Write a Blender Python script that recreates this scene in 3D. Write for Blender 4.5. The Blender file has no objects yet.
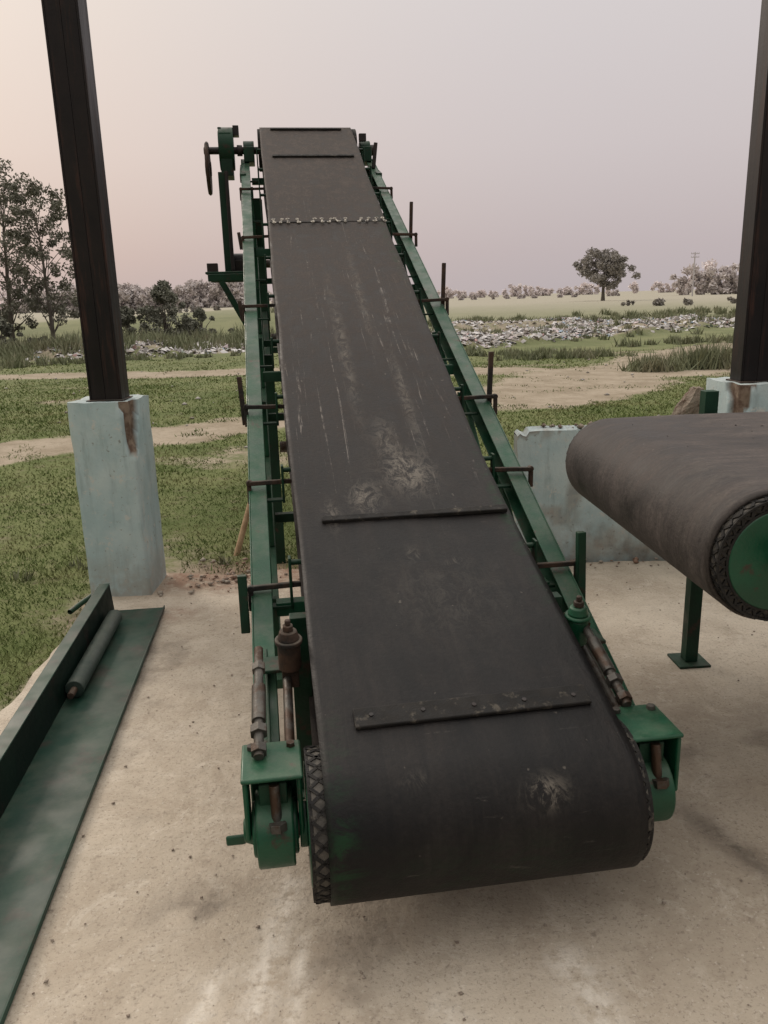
import bpy, bmesh, math, random
import numpy as np
from mathutils import Vector, Matrix
R = math.radians
rnd = random.Random(7)
rng = np.random.default_rng(11)
scene = bpy.context.scene
scene.view_settings.view_transform = 'Standard'
scene.view_settings.look = 'None'
scene.view_settings.exposure = 0

# ------------------------------------------------------------ noise helper
_perm = rng.random((256, 256))
def vnoise(x, y, sc=1.0):
    x = np.asarray(x, float)*sc + 1000.3; y = np.asarray(y, float)*sc + 1000.7
    xi = np.floor(x).astype(int); yi = np.floor(y).astype(int)
    fx = x-xi; fy = y-yi
    fx = fx*fx*(3-2*fx); fy = fy*fy*(3-2*fy)
    a = _perm[xi % 256, yi % 256]; b = _perm[(xi+1) % 256, yi % 256]
    c = _perm[xi % 256, (yi+1) % 256]; d = _perm[(xi+1) % 256, (yi+1) % 256]
    return (a*(1-fx)+b*fx)*(1-fy)+(c*(1-fx)+d*fx)*fy
def fbm(x, y, sc=1.0, o=4):
    s = 0; a = .5; t = 0
    for i in range(o):
        s = s+a*vnoise(x, y, sc*2**i); t += a; a *= .5
    return s/t
def sstep(a, b, v):
    t = np.clip((v-a)/(b-a), 0, 1); return t*t*(3-2*t)

# ------------------------------------------------------------ materials
class N:
    def __init__(s, name):
        s.m = bpy.data.materials.new(name); s.m.use_nodes = True
        s.t = s.m.node_tree; s.b = s.t.nodes['Principled BSDF']
    def new(s, k): return s.t.nodes.new(k)
    def lk(s, a, b): s.t.links.new(a, b)
    def coord(s, kind='Object', scale=(1, 1, 1)):
        c = s.new('ShaderNodeTexCoord'); m = s.new('ShaderNodeMapping')
        m.inputs['Scale'].default_value = scale
        s.lk(c.outputs[kind], m.inputs['Vector']); return m.outputs['Vector']
    def noise(s, vec, scale, detail=5, rough=.6, dist=0):
        n = s.new('ShaderNodeTexNoise'); n.inputs['Scale'].default_value = scale
        n.inputs['Detail'].default_value = min(detail, 5); n.inputs['Roughness'].default_value = rough
        n.inputs['Distortion'].default_value = dist
        s.lk(vec, n.inputs['Vector']); return n.outputs['Fac']
    def rng(s, v, a, b, c=0., d=1.):
        r = s.new('ShaderNodeMapRange'); r.interpolation_type = 'SMOOTHSTEP'
        r.inputs['From Min'].default_value = a; r.inputs['From Max'].default_value = b
        r.inputs['To Min'].default_value = c; r.inputs['To Max'].default_value = d
        s.lk(v, r.inputs['Value']); return r.outputs['Result']
    def math(s, op, a, b):
        m = s.new('ShaderNodeMath'); m.operation = op
        for i, v in enumerate((a, b)):
            if isinstance(v, (int, float)): m.inputs[i].default_value = v
            else: s.lk(v, m.inputs[i])
        return m.outputs[0]
    def mix(s, f, a, b):
        m = s.new('ShaderNodeMix'); m.data_type = 'RGBA'
        if isinstance(f, (int, float)): m.inputs[0].default_value = f
        else: s.lk(f, m.inputs[0])
        for i, v in ((6, a), (7, b)):
            if isinstance(v, tuple): m.inputs[i].default_value = (*v[:3], 1)
            else: s.lk(v, m.inputs[i])
        return m.outputs[2]
    def attr(s, name, out='Fac'):
        a = s.new('ShaderNodeAttribute'); a.attribute_name = name; return a.outputs[out]
    def up(s):
        g = s.new('ShaderNodeNewGeometry'); x = s.new('ShaderNodeSeparateXYZ')
        s.lk(g.outputs['Normal'], x.inputs[0]); return x.outputs[2]
    def bump(s, h, strength, dist=.01):
        b = s.new('ShaderNodeBump'); b.inputs['Strength'].default_value = strength
        b.inputs['Distance'].default_value = dist
        s.lk(h, b.inputs['Height']); s.lk(b.outputs[0], s.b.inputs['Normal'])
    def base(s, c):
        if isinstance(c, tuple): s.b.inputs['Base Color'].default_value = (*c, 1)
        else: s.lk(c, s.b.inputs['Base Color'])
    def rough(s, c):
        if isinstance(c, (int, float)): s.b.inputs['Roughness'].default_value = c
        else: s.lk(c, s.b.inputs['Roughness'])
    def spec(s, v):
        s.b.inputs['Specular IOR Level'].default_value = v

def simple(name, c1, c2, scale=8, rough=.8, metal=0, bump=.3, bscale=60, c3=None, t3=(.6, .7), s3=5, dust=None, dustamt=.6, bd=.004, spec=.5):
    n = N(name); v = n.coord()
    f = n.rng(n.noise(v, scale), .3, .7)
    c = n.mix(f, c1, c2)
    if c3: c = n.mix(n.rng(n.noise(v, s3, 5, .7), *t3), c, c3)
    if dust:
        u = n.rng(n.up(), .3, .95); d = n.math('MULTIPLY', u, n.rng(n.noise(v, 9, 5, .7), .3, .75, 0, dustamt))
        c = n.mix(d, c, dust)
    n.base(c); n.b.inputs['Metallic'].default_value = metal; n.spec(spec)
    n.rough(n.rng(n.noise(v, scale*2, 2), .3, .7, max(rough-.12, .05), min(rough+.12, 1)))
    n.bump(n.noise(v, bscale, 3), bump, bd)
    return n.m

DUST = (.26, .24, .19)
M_green = simple('green_paint', (.005, .050, .024), (.009, .082, .040), 6, .42, 0, .25, 120, c3=(.04, .03, .02), t3=(.60, .70), s3=9, dust=DUST, dustamt=.22, spec=.4)
M_green2 = simple('green_paint_dark', (.004, .025, .013), (.007, .045, .023), 6, .5, 0, .25, 120, c3=(.04, .025, .018), t3=(.55, .68), s3=10, dust=DUST, dustamt=.18, spec=.3)
M_rust = simple('rusty_steel', (.03, .02, .015), (.085, .047, .030), 12, .75, .2, .5, 150, c3=(.015, .014, .013), t3=(.45, .62), s3=7, dust=DUST, dustamt=.25)
M_dark = simple('dark_steel', (.014, .012, .012), (.03, .02, .017), 5, .45, .2, .2, 100, c3=(.07, .03, .02), t3=(.6, .72), s3=6)
M_grey = simple('worn_steel', (.06, .058, .052), (.13, .12, .105), 15, .5, .5, .3, 180, c3=(.06, .035, .022), t3=(.45, .6), s3=12)
M_metal = simple('lacing_metal', (.34, .31, .26), (.5, .46, .39), 30, .5, .2, .2, 200, c3=(.05, .042, .035), t3=(.47, .6), s3=28)
M_lag = simple('lagging_rubber', (.013, .013, .013), (.028, .026, .024), 20, .7, 0, .4, 200, c3=(.09, .08, .065), t3=(.55, .7), s3=25, spec=.2)
M_lagd = simple('lagging_dusty', (.10, .09, .075), (.05, .047, .042), 20, .8, 0, .4, 200)
M_wood = simple('wood', (.42, .28, .16), (.28, .18, .10), 10, .8, 0, .5, 80)
M_bark = simple('bark', (.15, .13, .11), (.10, .088, .075), 3, .9, 0, .5, 10)
M_brick = simple('brick', (.24, .145, .10), (.30, .205, .155), 9, .9, 0, .6, 60, c3=(.34, .30, .25), t3=(.45, .55), s3=7)
M_stone = simple('broken_masonry', (.22, .17, .13), (.34, .29, .235), 14, .9, 0, .9, 40, c3=(.16, .105, .075), t3=(.5, .6), s3=11, bd=.02)
M_polec = simple('pole_concrete', (.45, .43, .44), (.5, .48, .49), 1, .9)

def steel_col():
    n = N('column_paint'); v = n.coord()
    c = n.mix(n.rng(n.noise(v, 3), .35, .65), (.006, .005, .006), (.014, .010, .010))
    st = n.noise(n.coord('Object', (14, 14, 1.2)), 1.5, 5, .7)
    c = n.mix(n.rng(st, .52, .75), c, (.06, .026, .018))
    n.base(c); n.spec(.3); n.rough(n.rng(st, .3, .7, .35, .6)); n.bump(n.noise(v, 60, 3), .2, .003); return n.m
M_col = steel_col()

def belt_mat(name, dark, dusty, amt, seedoff, r0=.5, spec=.2):
    n = N(name)
    def uv(sx, sy, off=0):
        c = n.new('ShaderNodeUVMap'); m = n.new('ShaderNodeMapping')
        m.inputs['Scale'].default_value = (sx, sy, 1); m.inputs['Location'].default_value = (off+seedoff, off*1.7, off)
        n.lk(c.outputs[0], m.inputs[0]); return m.outputs[0]
    big = n.noise(uv(2.6, 1.8), 1.6, 5, .68, .8)
    st = n.noise(uv(20, 1.3, 3), 1, 5, .72, .6)
    fine = n.noise(uv(70, 70), 1, 4, .75)
    mid = n.noise(uv(12, 9, 4), 1, 5, .75, .3)
    d = n.math('MULTIPLY', n.rng(big, .32, .66, .05, 1.), n.rng(st, .3, .7, .25, 1.))
    d = n.math('ADD', n.math('MULTIPLY', d, amt), n.math('MULTIPLY', n.attr('dust'), n.rng(mid, .3, .7, .45, 1.35)))
    d = n.math('MULTIPLY', d, n.rng(fine, .25, .7, .55, 1.25))
    d = n.math('MAXIMUM', n.math('MINIMUM', d, 1.0), 0.0)
    c = n.mix(d, dark, dusty)
    gr = n.math('MULTIPLY', n.attr('green'), n.rng(n.noise(uv(9, 22, 8), 1, 5, .8, .8), .42, .66))
    c = n.mix(n.math('MINIMUM', gr, .6), c, (.008, .05, .018))
    scr = n.rng(n.noise(uv(26, .8, 9), 1, 5, .74, 1.4), .585, .68)
    brk = n.rng(n.noise(uv(8, 5, 5), 1.3, 5, .85), .43, .62)
    sc = n.math('MULTIPLY', n.math('MULTIPLY', scr, brk), n.attr('streak'))
    c = n.mix(n.math('MINIMUM', sc, .6), c, (.25, .225, .20))
    sc2 = n.math('MULTIPLY', n.rng(n.noise(uv(3.5, 26, 13), 1, 5, .75, 1.6), .64, .70, 0, .22), brk)
    c = n.mix(sc2, c, (.17, .155, .14))
    p = n.math('MULTIPLY', n.attr('patch'), n.rng(n.noise(uv(22, 13, 2), 1, 5, .86, 1.0), .42, .62))
    c = n.mix(n.math('MINIMUM', p, .62), c, (.23, .205, .17))
    spots = n.rng(n.noise(uv(34, 30, 6), 1, 2, .5), .72, .77, 0, .35)
    c = n.mix(spots, c, (.22, .195, .165))
    n.base(c); n.spec(spec)
    n.rough(n.rng(n.math('ADD', d, n.math('MULTIPLY', mid, .5)), .1, 1.1, r0, .8))
    n.bump(n.math('ADD', fine, n.math('ADD', n.math('MULTIPLY', st, 1.2), n.math('MULTIPLY', mid, 2.))), .35, .004)
    return n.m
M_belt = belt_mat('belt_rubber', (.0045, .0048, .0055), (.090, .074, .065), .19, 0, .46, .22)
M_belt2 = belt_mat('belt_rubber_dusty', (.013, .012, .012), (.115, .097, .089), .64, 7, .5, .25)

def blue_mat():
    n = N('faded_blue_paint'); v = n.coord()
    c = n.mix(n.rng(n.noise(v, 3, 5, .65), .35, .65), (.40, .53, .555), (.53, .63, .635))
    st = n.noise(n.coord('Object', (9, 9, 1.3)), 1.4, 5, .75)
    c = n.mix(n.rng(st, .50, .72, 0, .6), c, (.27, .34, .345))
    c = n.mix(n.rng(n.noise(v, 14, 5, .8), .57, .66, 0, .8), c, (.60, .60, .56))
    c = n.mix(n.rng(n.noise(v, 40, 4, .7), .62, .69, 0, .7), c, (.20, .19, .165))
    x = n.new('ShaderNodeSeparateXYZ'); n.lk(v, x.inputs[0])
    low = n.math('MULTIPLY', n.rng(x.outputs[2], .0, .35, 1., 0.), n.rng(n.noise(v, 7, 5, .7), .3, .6))
    c = n.mix(n.math('MULTIPLY', low, .6), c, (.28, .235, .185))
    c = n.mix(n.attr('chip'), c, n.mix(n.rng(n.noise(v, 20), .4, .6), (.25, .19, .14), (.13, .085, .06)))
    n.base(c); n.rough(.8); n.bump(n.noise(v, 35, 5, .7), .5, .006); return n.m
M_blue = blue_mat()

def floor_mat():
    n = N('concrete'); v = n.coord()
    c = n.mix(n.rng(n.noise(v, .9, 5, .62, .3), .35, .65), (.44, .375, .295), (.58, .51, .415))
    c = n.mix(n.rng(n.noise(v, 2.6, 5, .78, .7), .45, .62, 0, .45), c, (.36, .295, .225))
    c = n.mix(n.rng(n.noise(v, 7, 5, .8, .8), .52, .68, 0, .5), c, (.64, .58, .49))
    c = n.mix(n.rng(n.noise(v, 22, 5, .8), .54, .68, 0, .55), c, (.30, .25, .195))
    c = n.mix(n.rng(n.noise(v, 90, 4, .75), .54, .66, 0, .65), c, (.22, .18, .145))
    c = n.mix(n.rng(n.noise(v, 55, 4, .75, 0), .60, .70, 0, .6), c, (.70, .645, .56))
    c = n.mix(n.rng(n.noise(v, 11, 3, .6), .68, .74, 0, .45), c, (.18, .145, .115))
    c = n.mix(n.math('MULTIPLY', n.attr('stain_shade'), n.rng(n.noise(v, 8, 5, .75), .25, .6, .35, 1.)), c, (.11, .09, .072))
    c = n.mix(n.math('MULTIPLY', n.attr('redd'), n.rng(n.noise(v, 11, 5, .75), .3, .6)), c, (.27, .165, .115))
    c = n.mix(n.math('MULTIPLY', n.attr('chalk'), n.rng(n.noise(v, 22, 5, .75), .35, .6)), c, (.76, .71, .63))
    n.base(c); n.spec(.25); n.rough(n.rng(n.noise(v, 3, 2), .3, .7, .7, .95))
    h = n.math('ADD', n.noise(v, 28, 5, .75), n.math('MULTIPLY', n.noise(v, 4, 3), 2.5))
    n.bump(h, .7, .010); return n.m
M_floor = floor_mat()

def ground_mat():
    n = N('ground'); v = n.coord()
    g = n.mix(n.rng(n.noise(v, .5, 5, .7), .35, .65), (.10, .13, .045), (.165, .185, .078))
    g = n.mix(n.rng(n.noise(v, 7, 5, .75), .5, .75), g, (.18, .16, .10))
    d = n.mix(n.rng(n.noise(v, 1.3, 5, .7), .35, .65), (.27, .225, .165), (.37, .315, .245))
    d = n.mix(n.rng(n.noise(v, 12, 5, .75), .5, .7, 0, .6), d, (.17, .145, .10))
    f = n.math('ADD', n.attr('dirt'), n.math('MULTIPLY', n.math('SUBTRACT', n.noise(v, 1.8, 5, .8), .5), 1.5))
    c = n.mix(n.rng(f, .32, .74), g, d)
    c = n.mix(n.attr('redd'), c, (.24, .155, .11))
    c = n.mix(n.attr('haze'), c, (.37, .345, .28))  # distance haze painted into the ground colour
    n.base(c); n.spec(.1); n.rough(.95); n.bump(n.noise(v, 9, 5, .75), .6, .04); return n.m
M_ground = ground_mat()

def leaf_mat(name, a, b, c3, haze=0, hc=(.42, .39, .365)):
    n = N(name); v = n.coord()
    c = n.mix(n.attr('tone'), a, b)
    c = n.mix(n.rng(n.noise(v, 1.5, 2), .45, .7), c, c3)
    if haze: c = n.mix(haze, c, hc)  # aerial haze painted in as a paler leaf colour
    n.base(c); n.rough(.8); n.spec(.15)
    return n.m
M_leaf = leaf_mat('leaves', (.03, .042, .018), (.09, .105, .045), (.065, .08, .035), .33)
M_leafd = leaf_mat('bush_leaves', (.03, .05, .022), (.085, .12, .05), (.06, .085, .04), .42)
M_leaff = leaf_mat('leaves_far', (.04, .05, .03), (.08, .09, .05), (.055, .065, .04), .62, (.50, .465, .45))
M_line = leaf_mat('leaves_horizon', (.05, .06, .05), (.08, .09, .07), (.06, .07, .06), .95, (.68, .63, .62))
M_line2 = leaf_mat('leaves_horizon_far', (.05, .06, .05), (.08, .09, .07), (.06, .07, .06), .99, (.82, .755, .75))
M_grass = leaf_mat('grass_blades', (.085, .125, .035), (.185, .225, .08), (.20, .20, .09))
M_tall = leaf_mat('tall_grass_blades', (.10, .13, .05), (.20, .23, .11), (.23, .225, .13), .2)

# ------------------------------------------------------------ mesh helpers
def npmesh(name, V, F, mat, parent=None, attrs=None, smooth=False, uv=None, loc=None):
    V = np.asarray(V, dtype=np.float32); F = np.asarray(F, dtype=np.int32)
    me = bpy.data.meshes.new(name); k = F.shape[1]
    me.vertices.add(len(V)); me.vertices.foreach_set('co', V.ravel())
    me.loops.add(F.size); me.loops.foreach_set('vertex_index', F.ravel())
    me.polygons.add(len(F)); me.polygons.foreach_set('loop_start', np.arange(0, F.size, k, dtype=np.int32))
    me.update(calc_edges=True)
    for an, av in (attrs or {}).items():
        a = me.attributes.new(an, 'FLOAT', 'POINT'); a.data.foreach_set('value', np.asarray(av, dtype=np.float32))
    if uv is not None:
        l = me.uv_layers.new(name='UVMap'); l.data.foreach_set('uv', np.asarray(uv, np.float32)[F.ravel()].ravel())
    if smooth: me.polygons.foreach_set('use_smooth', np.ones(len(F), dtype=bool))
    me.validate()
    me.materials.append(mat)
    o = bpy.data.objects.new(name, me); scene.collection.objects.link(o)
    if parent: o.parent = parent
    if loc: o.location = loc
    return o

def empty(name, loc=(0, 0, 0), rz=0):
    e = bpy.data.objects.new(name, None); e.location = loc; e.rotation_euler = (0, 0, rz)
    e.empty_display_size = .2; scene.collection.objects.link(e); return e

class B:
    def __init__(s): s.bm = bmesh.new()
    def box(s, c, size, rot=None):
        m = Matrix.Translation(Vector(c)) @ (rot.to_4x4() if rot else Matrix.Identity(4)) @ Matrix.Diagonal((*size, 1))
        bmesh.ops.create_cube(s.bm, size=1, matrix=m); return s
    def cyl(s, p0, p1, r, r2=None, seg=20):
        p0 = Vector(p0); p1 = Vector(p1); d = p1-p0
        q = d.to_track_quat('Z', 'Y').to_matrix().to_4x4()
        bmesh.ops.create_cone(s.bm, cap_ends=True, segments=seg, radius1=r, radius2=r if r2 is None else r2,
                              depth=d.length, matrix=Matrix.Translation((p0+p1)/2) @ q); return s
    def bar(s, p0, p1, a, b, up=(0, 0, 1)):
        p0 = Vector(p0); p1 = Vector(p1); d = (p1-p0); y = d.normalized(); x = y.cross(Vector(up)).normalized(); z = x.cross(y)
        rot = Matrix((x, y, z)).transposed()
        return s.box((p0+p1)/2, (a, d.length, b), rot)
    def channel(s, p0, p1, web, fl, t, side, up=(0, 0, 1)):
        p0 = Vector(p0); p1 = Vector(p1); y = (p1-p0).normalized(); x = y.cross(Vector(up)).normalized(); z = x.cross(y)
        L = (p1-p0).length; rot = Matrix((x, y, z)).transposed(); c = (p0+p1)/2
        s.box(c, (t, L, web), rot)
        for k in (1, -1):
            s.box(c+x*side*(fl/2+t/2+.0003)+z*k*(web/2-t/2-.0005), (fl, L-.001, t), rot)
        return s
    def done(s, name, mat, parent=None, bevel=.003, smooth=True):
        me = bpy.data.meshes.new(name); s.bm.to_mesh(me); s.bm.free(); me.materials.append(mat)
        o = bpy.data.objects.new(name, me); scene.collection.objects.link(o)
        if parent: o.parent = parent
        if bevel:
            m = o.modifiers.new('bevel', 'BEVEL'); m.width = bevel; m.segments = 2; m.limit_method = 'ANGLE'; m.angle_limit = R(40)
        if smooth:
            for p in me.polygons: p.use_smooth = True
            w = o.modifiers.new('wn', 'WEIGHTED_NORMAL'); w.keep_sharp = True
            es = me.attributes.get('sharp_edge') or me.attributes.new('sharp_edge', 'BOOLEAN', 'EDGE')
            bm = bmesh.new(); bm.from_mesh(me); bm.edges.ensure_lookup_table()
            val = [(len(e.link_faces) != 2 or e.calc_face_angle(0) > R(40)) for e in bm.edges]
            es.data.foreach_set('value', val); bm.free()
        return o

def tube(path, radii, seg=8):
    P = [Vector(p) for p in path]; V = []; F = []
    for i, p in enumerate(P):
        d = (P[min(i+1, len(P)-1)]-P[max(i-1, 0)]).normalized()
        if i == 0:
            a = d.orthogonal().normalized()
        else:
            a = (pa-d*pa.dot(d)).normalized()
        b = d.cross(a); pa = a
        for k in range(seg):
            t = 2*math.pi*k/seg; V.append(p+(a*math.cos(t)+b*math.sin(t))*radii[i])
    for i in range(len(P)-1):
        for k in range(seg):
            k2 = (k+1) % seg; F.append((i*seg+k, i*seg+k2, (i+1)*seg+k2, (i+1)*seg+k))
    return V, F

# ------------------------------------------------------------ belt path
def hermite(pts, step=.02):
    s = np.array([p[0] for p in pts]); z = np.array([p[1] for p in pts])
    m = np.gradient(z, s)
    n = int((s[-1]-s[0])/step)
    x = np.linspace(s[0], s[-1], n)
    i = np.clip(np.searchsorted(s, x, side='right')-1, 0, len(s)-2)
    h = s[i+1]-s[i]; t = (x-s[i])/h
    y = (2*t**3-3*t**2+1)*z[i]+(t**3-2*t**2+t)*h*m[i]+(-2*t**3+3*t**2)*z[i+1]+(t**3-t**2)*h*m[i+1]
    return list(zip(x, y))
def arc(c, r, a0, a1, step=.02):
    n = max(4, int(abs(R(a1-a0))*r/step))
    return [(c[0]-r*math.sin(R(a0+(a1-a0)*k/n)), c[1]+r*math.cos(R(a0+(a1-a0)*k/n))) for k in range(n+1)]

def make_belt(parent, tail, tr, t0, head, hr, t1, top, tret, sag, w_lo, w_hi, mat, attrf):
    a = arc(tail, tr, 180+tret, t0)
    T = hermite(top)
    h = arc(head, hr, t1, tret-180)
    rs = h[-1]; re = a[0]; k = 160
    ret = [(rs[0]+(re[0]-rs[0])*i/k, rs[1]+(re[1]-rs[1])*i/k-sag*math.sin(math.pi*i/k)) for i in range(1, k)]
    path = a+T[1:-1]+h+ret
    n = len(path); P = np.array(path)
    L = np.concatenate([[0], np.cumsum(np.hypot(*(np.roll(P, -1, 0)-P).T))]); L = L-L[len(a)-1]
    nw = 41; W = np.linspace(w_lo, w_hi, nw); hw = (w_hi-w_lo)/2
    V = []; UV = []
    tan = np.roll(P, -1, 0)-np.roll(P, 1, 0); tan /= np.linalg.norm(tan, axis=1)[:, None]
    nor = np.stack([-tan[:, 1], tan[:, 0]], 1)
    Q = np.concatenate([P, P[:1]]); NQ = np.concatenate([nor, nor[:1]])
    wob = (vnoise(L*1.7, L*0)-.5)*.012
    wob2 = (vnoise(L*1.7, L*0+9)-.5)*.012
    wob[-1] = wob[0]; wob2[-1] = wob2[0]
    rows = n+1
    top_mask = np.zeros(rows); top_mask[len(a):len(a)+len(T)-2] = 1
    for i in range(rows):
        ww = W+np.where(W < 0, wob[i]*(-W/hw), wob2[i]*(W/hw))
        h_ = top_mask[i]*(vnoise(ww*3, np.full(nw, L[i])*1.1)-.5)*.010*min(1, max(0, L[i]/.3))
        for j in range(nw):
            V.append((ww[j], Q[i, 0]+NQ[i, 0]*h_[j], Q[i, 1]+NQ[i, 1]*h_[j])); UV.append((ww[j], L[i]))
    F = []
    for i in range(rows-1):
        for j in range(nw-1):
            F.append((i*nw+j, i*nw+j+1, (i+1)*nw+j+1, (i+1)*nw+j))
    UV = np.array(UV)
    at = attrf(UV[:, 1], UV[:, 0])
    o = npmesh('belt', V, F, mat, parent, at, True, UV)
    m = o.modifiers.new('thick', 'SOLIDIFY'); m.thickness = .010; m.offset = -1

# ============================================================ MAIN CONVEYOR
YAW = R(7.99)
conv = empty('belt_conveyor', (.22, 1.83, 0), YAW)
TC = (0, .31); TR = .197
top = [(-.058, .498), (.07, .540), (1.0, .84), (2.4, 1.44), (3.83, 2.09), (5.0, 2.68), (5.66, 3.01)]
TOPH = hermite(top, .01)
def zbelt(s): return float(np.interp(s, [a for a, _ in TOPH], [b for _, b in TOPH]))
def sl(s): return math.atan((zbelt(s+.05)-zbelt(s-.05))/.1)
def battr(L, w):
    streak = sstep(1.1, 1.7, L)*(1-sstep(4.2, 5.2, L))*1.0 + .10*sstep(.3, .9, L)
    streak = np.where(L > 6.5, .3, streak)
    g = lambda l0, w0, a, b: np.exp(-(((L-l0)/a)**2+((w-w0)/b)**2))
    patch = .9*g(1.38, .05, .12, .08)+.7*g(1.22, -.14, .09, .05)+.5*g(1.62, .0, .14, .04)+1.0*g(-.12, .135, .030, .042)+.25*g(-.06, -.18, .02, .03)
    patch += .5*g(2.5, -.09, .6, .022)+.45*g(2.0, .14, .4, .02)+.4*g(3.1, .07, .5, .02)+.5*g(1.12, -.27, .08, .025)+.10*g(.62, .05, .2, .2)+.4*g(.86, -.02, .03, .015)+.4*g(.8, .12, .012, .03)
    dust = .02+.10*sstep(.9, 1.3, L)+.16*sstep(1.2, 2.2, L)+.24*sstep(2.0, 3.4, L)+.24*sstep(3.8, 5.4, L)*(L < 7)
    green = .6*g(-.25, -.37, .13, .04)+.35*g(-.05, -.36, .2, .03)+.6*g(1.1, .36, .5, .02)+.2*g(-.3, .0, .08, .3)+.5*g(3.9, .35, .8, .02)
    return {'streak': streak, 'patch': patch, 'dust': dust, 'green': green}
make_belt(conv, TC, TR, 17.2, (5.74, 2.849), .18, 26.6, top, 23.5, .07, -.40, .380, M_belt, battr)

def drum(parent, c, r, lo, hi, prefix, blo, bhi, hub=True):
    b = B(); b.cyl((lo, *c), (hi, *c), r, seg=72); b.done(prefix+'_drum', M_lagd, parent, .002)
    b = B()
    nk = 30
    for side, e, be in ((-1, lo, blo), (1, hi, bhi)):
        w0 = e+side*.001; w1 = be-side*.012
        for k in range(nk):
            for d in ((0, 1), (1, 0)):
                a0 = 2*math.pi*(k+d[0])/nk; a1 = 2*math.pi*(k+d[1])/nk
                p0 = (w0, c[0]+math.cos(a0)*r, c[1]+math.sin(a0)*r); p1 = (w1, c[0]+math.cos(a1)*r, c[1]+math.sin(a1)*r)
                am = (a0+a1)/2
                b.bar(p0, p1, .008, .008, up=(0, math.cos(am), math.sin(am)))
        P = lambda a, rr, x: (x, c[0]+math.cos(a)*rr, c[1]+math.sin(a)*rr)
        for k in range(nk):
            a0 = 2*math.pi*k/nk; a1 = 2*math.pi*(k+.5)/nk; a2 = 2*math.pi*(k+1)/nk
            x = e+side*.003; ri = r*.85; ro = r*.975
            b.bar(P(a0, ro, x), P(a1, ri, x), .007, .007, up=(1, 0, 0)); b.bar(P(a1, ri, x), P(a2, ro, x), .007, .007, up=(1, 0, 0))
        for rr in (r*.985, r*.84):
            for k in range(72):
                a0 = 2*math.pi*k/72; a1 = 2*math.pi*(k+1)/72
                b.bar(P(a0, rr, e+side*.0035), P(a1, rr, e+side*.0035), .006, .008, up=(1, 0, 0))
    b.done(prefix+'_lagging', M_lag, parent, 0, False)
    b = B()
    for side, e in ((-1, lo), (1, hi)):
        b.cyl((e+side*.002, *c), (e+side*.010, *c), r*.82, seg=56)
        if hub: b.cyl((e+side*.010, *c), (e+side*.03, *c), r*.3, seg=28)
    b.done(prefix+'_end_discs', M_green, parent, .003)
drum(conv, TC, .185, -.432, .396, 'tail_pulley', -.40, .380)
b = B(); b.cyl((-.42, 5.74, 2.849), (.42, 5.74, 2.849), .168, seg=56)
b.done('head_pulley', M_lag, conv, .003)

zf = lambda s: .255+.44*s       # top of frame
b = B()
for sd in (-1, 1):
    b.channel((sd*.57, .30, zf(.30)-.05), (sd*.57, 5.75, zf(5.75)-.05), .10, .065, .006, -sd)
for sd in (-1, 1):
    b.bar((sd*.50, .9, zf(.9)-.40), (sd*.50, 5.4, zf(5.4)-.40), .04, .05)
    st = np.linspace(.95, 5.35, 8)
    for i, s_ in enumerate(st):
        b.bar((sd*.502, s_, zf(s_)-.102), (sd*.502, s_, zf(s_)-.376), .035, .035, up=(0, 1, 0))
        if i < len(st)-1:
            s2 = st[i+1]; b.bar((sd*.515, s_, zf(s_)-.385), (sd*.515, s2, zf(s2)-.11), .025, .03)
for s_ in (.85, 2.35, 3.9, 5.35):
    b.bar((-.49, s_, zf(s_)-.06), (.49, s_, zf(s_)-.06), .05, .05)
b.done('side_frame', M_green, conv, .002)
b = B()
for s_ in (1.05, 1.8, 2.6, 3.4, 4.3):
    b.bar((-.475, s_, zf(s_)-.41), (.475, s_, zf(s_)-.41), .04, .04)
b.done('lower_cross_members', M_green2, conv, .002)
b = B()
for sd in (-1, 1):
    b.bar((sd*.455, 5.1, -.1), (sd*.455, 5.1, zf(5.1)-.12), .07, .07, up=(0, 1, 0))
    b.bar((sd*.455, 3.3, -.1), (sd*.455, 3.3, zf(3.3)-.43), .06, .06, up=(0, 1, 0))
    b.bar((sd*.455, 3.34, .15), (sd*.455, 5.07, 1.5), .04, .04)
    b.bar((sd*.42, .62, 0.012), (sd*.42, .62, zf(.62)+.10), .06, .05, up=(0, 1, 0))
    b.box((sd*.42, .62, .006), (.14, .14, .012))
b.bar((-.42, 5.1, 1.2), (.42, 5.1, 1.2), .05, .05)
b.done('support_legs', M_green2, conv, .002)
b = B(); br = B(); rods = B(); grod = B()
ST = [.84, 1.39, 1.92, 2.42, 2.93, 3.44, 3.94, 4.42, 4.89, 5.3]
for s_ in ST:
    z = zbelt(s_)-.045
    b.cyl((-.37, s_, z), (.355, s_, z), .032, seg=20)
    br.cyl((-.44, s_, z-.005), (.44, s_, z-.005), .010, seg=10)
    for sd in (-1, 1):
        br.box((sd*.435, s_, (z+zf(s_)-.02)/2-.01), (.010, .04, max(z-zf(s_)+.07, .05)))
        br.box((sd*.47, s_, zf(s_)-.045), (.08, .04, .010))
for s_ in (1.1, 2.2, 3.3, 4.4):
    b.cyl((-.43, s_, zf(s_)-.33), (.43, s_, zf(s_)-.33), .028, seg=16)
b.done('idler_rollers', M_grey, conv, .002)
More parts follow.
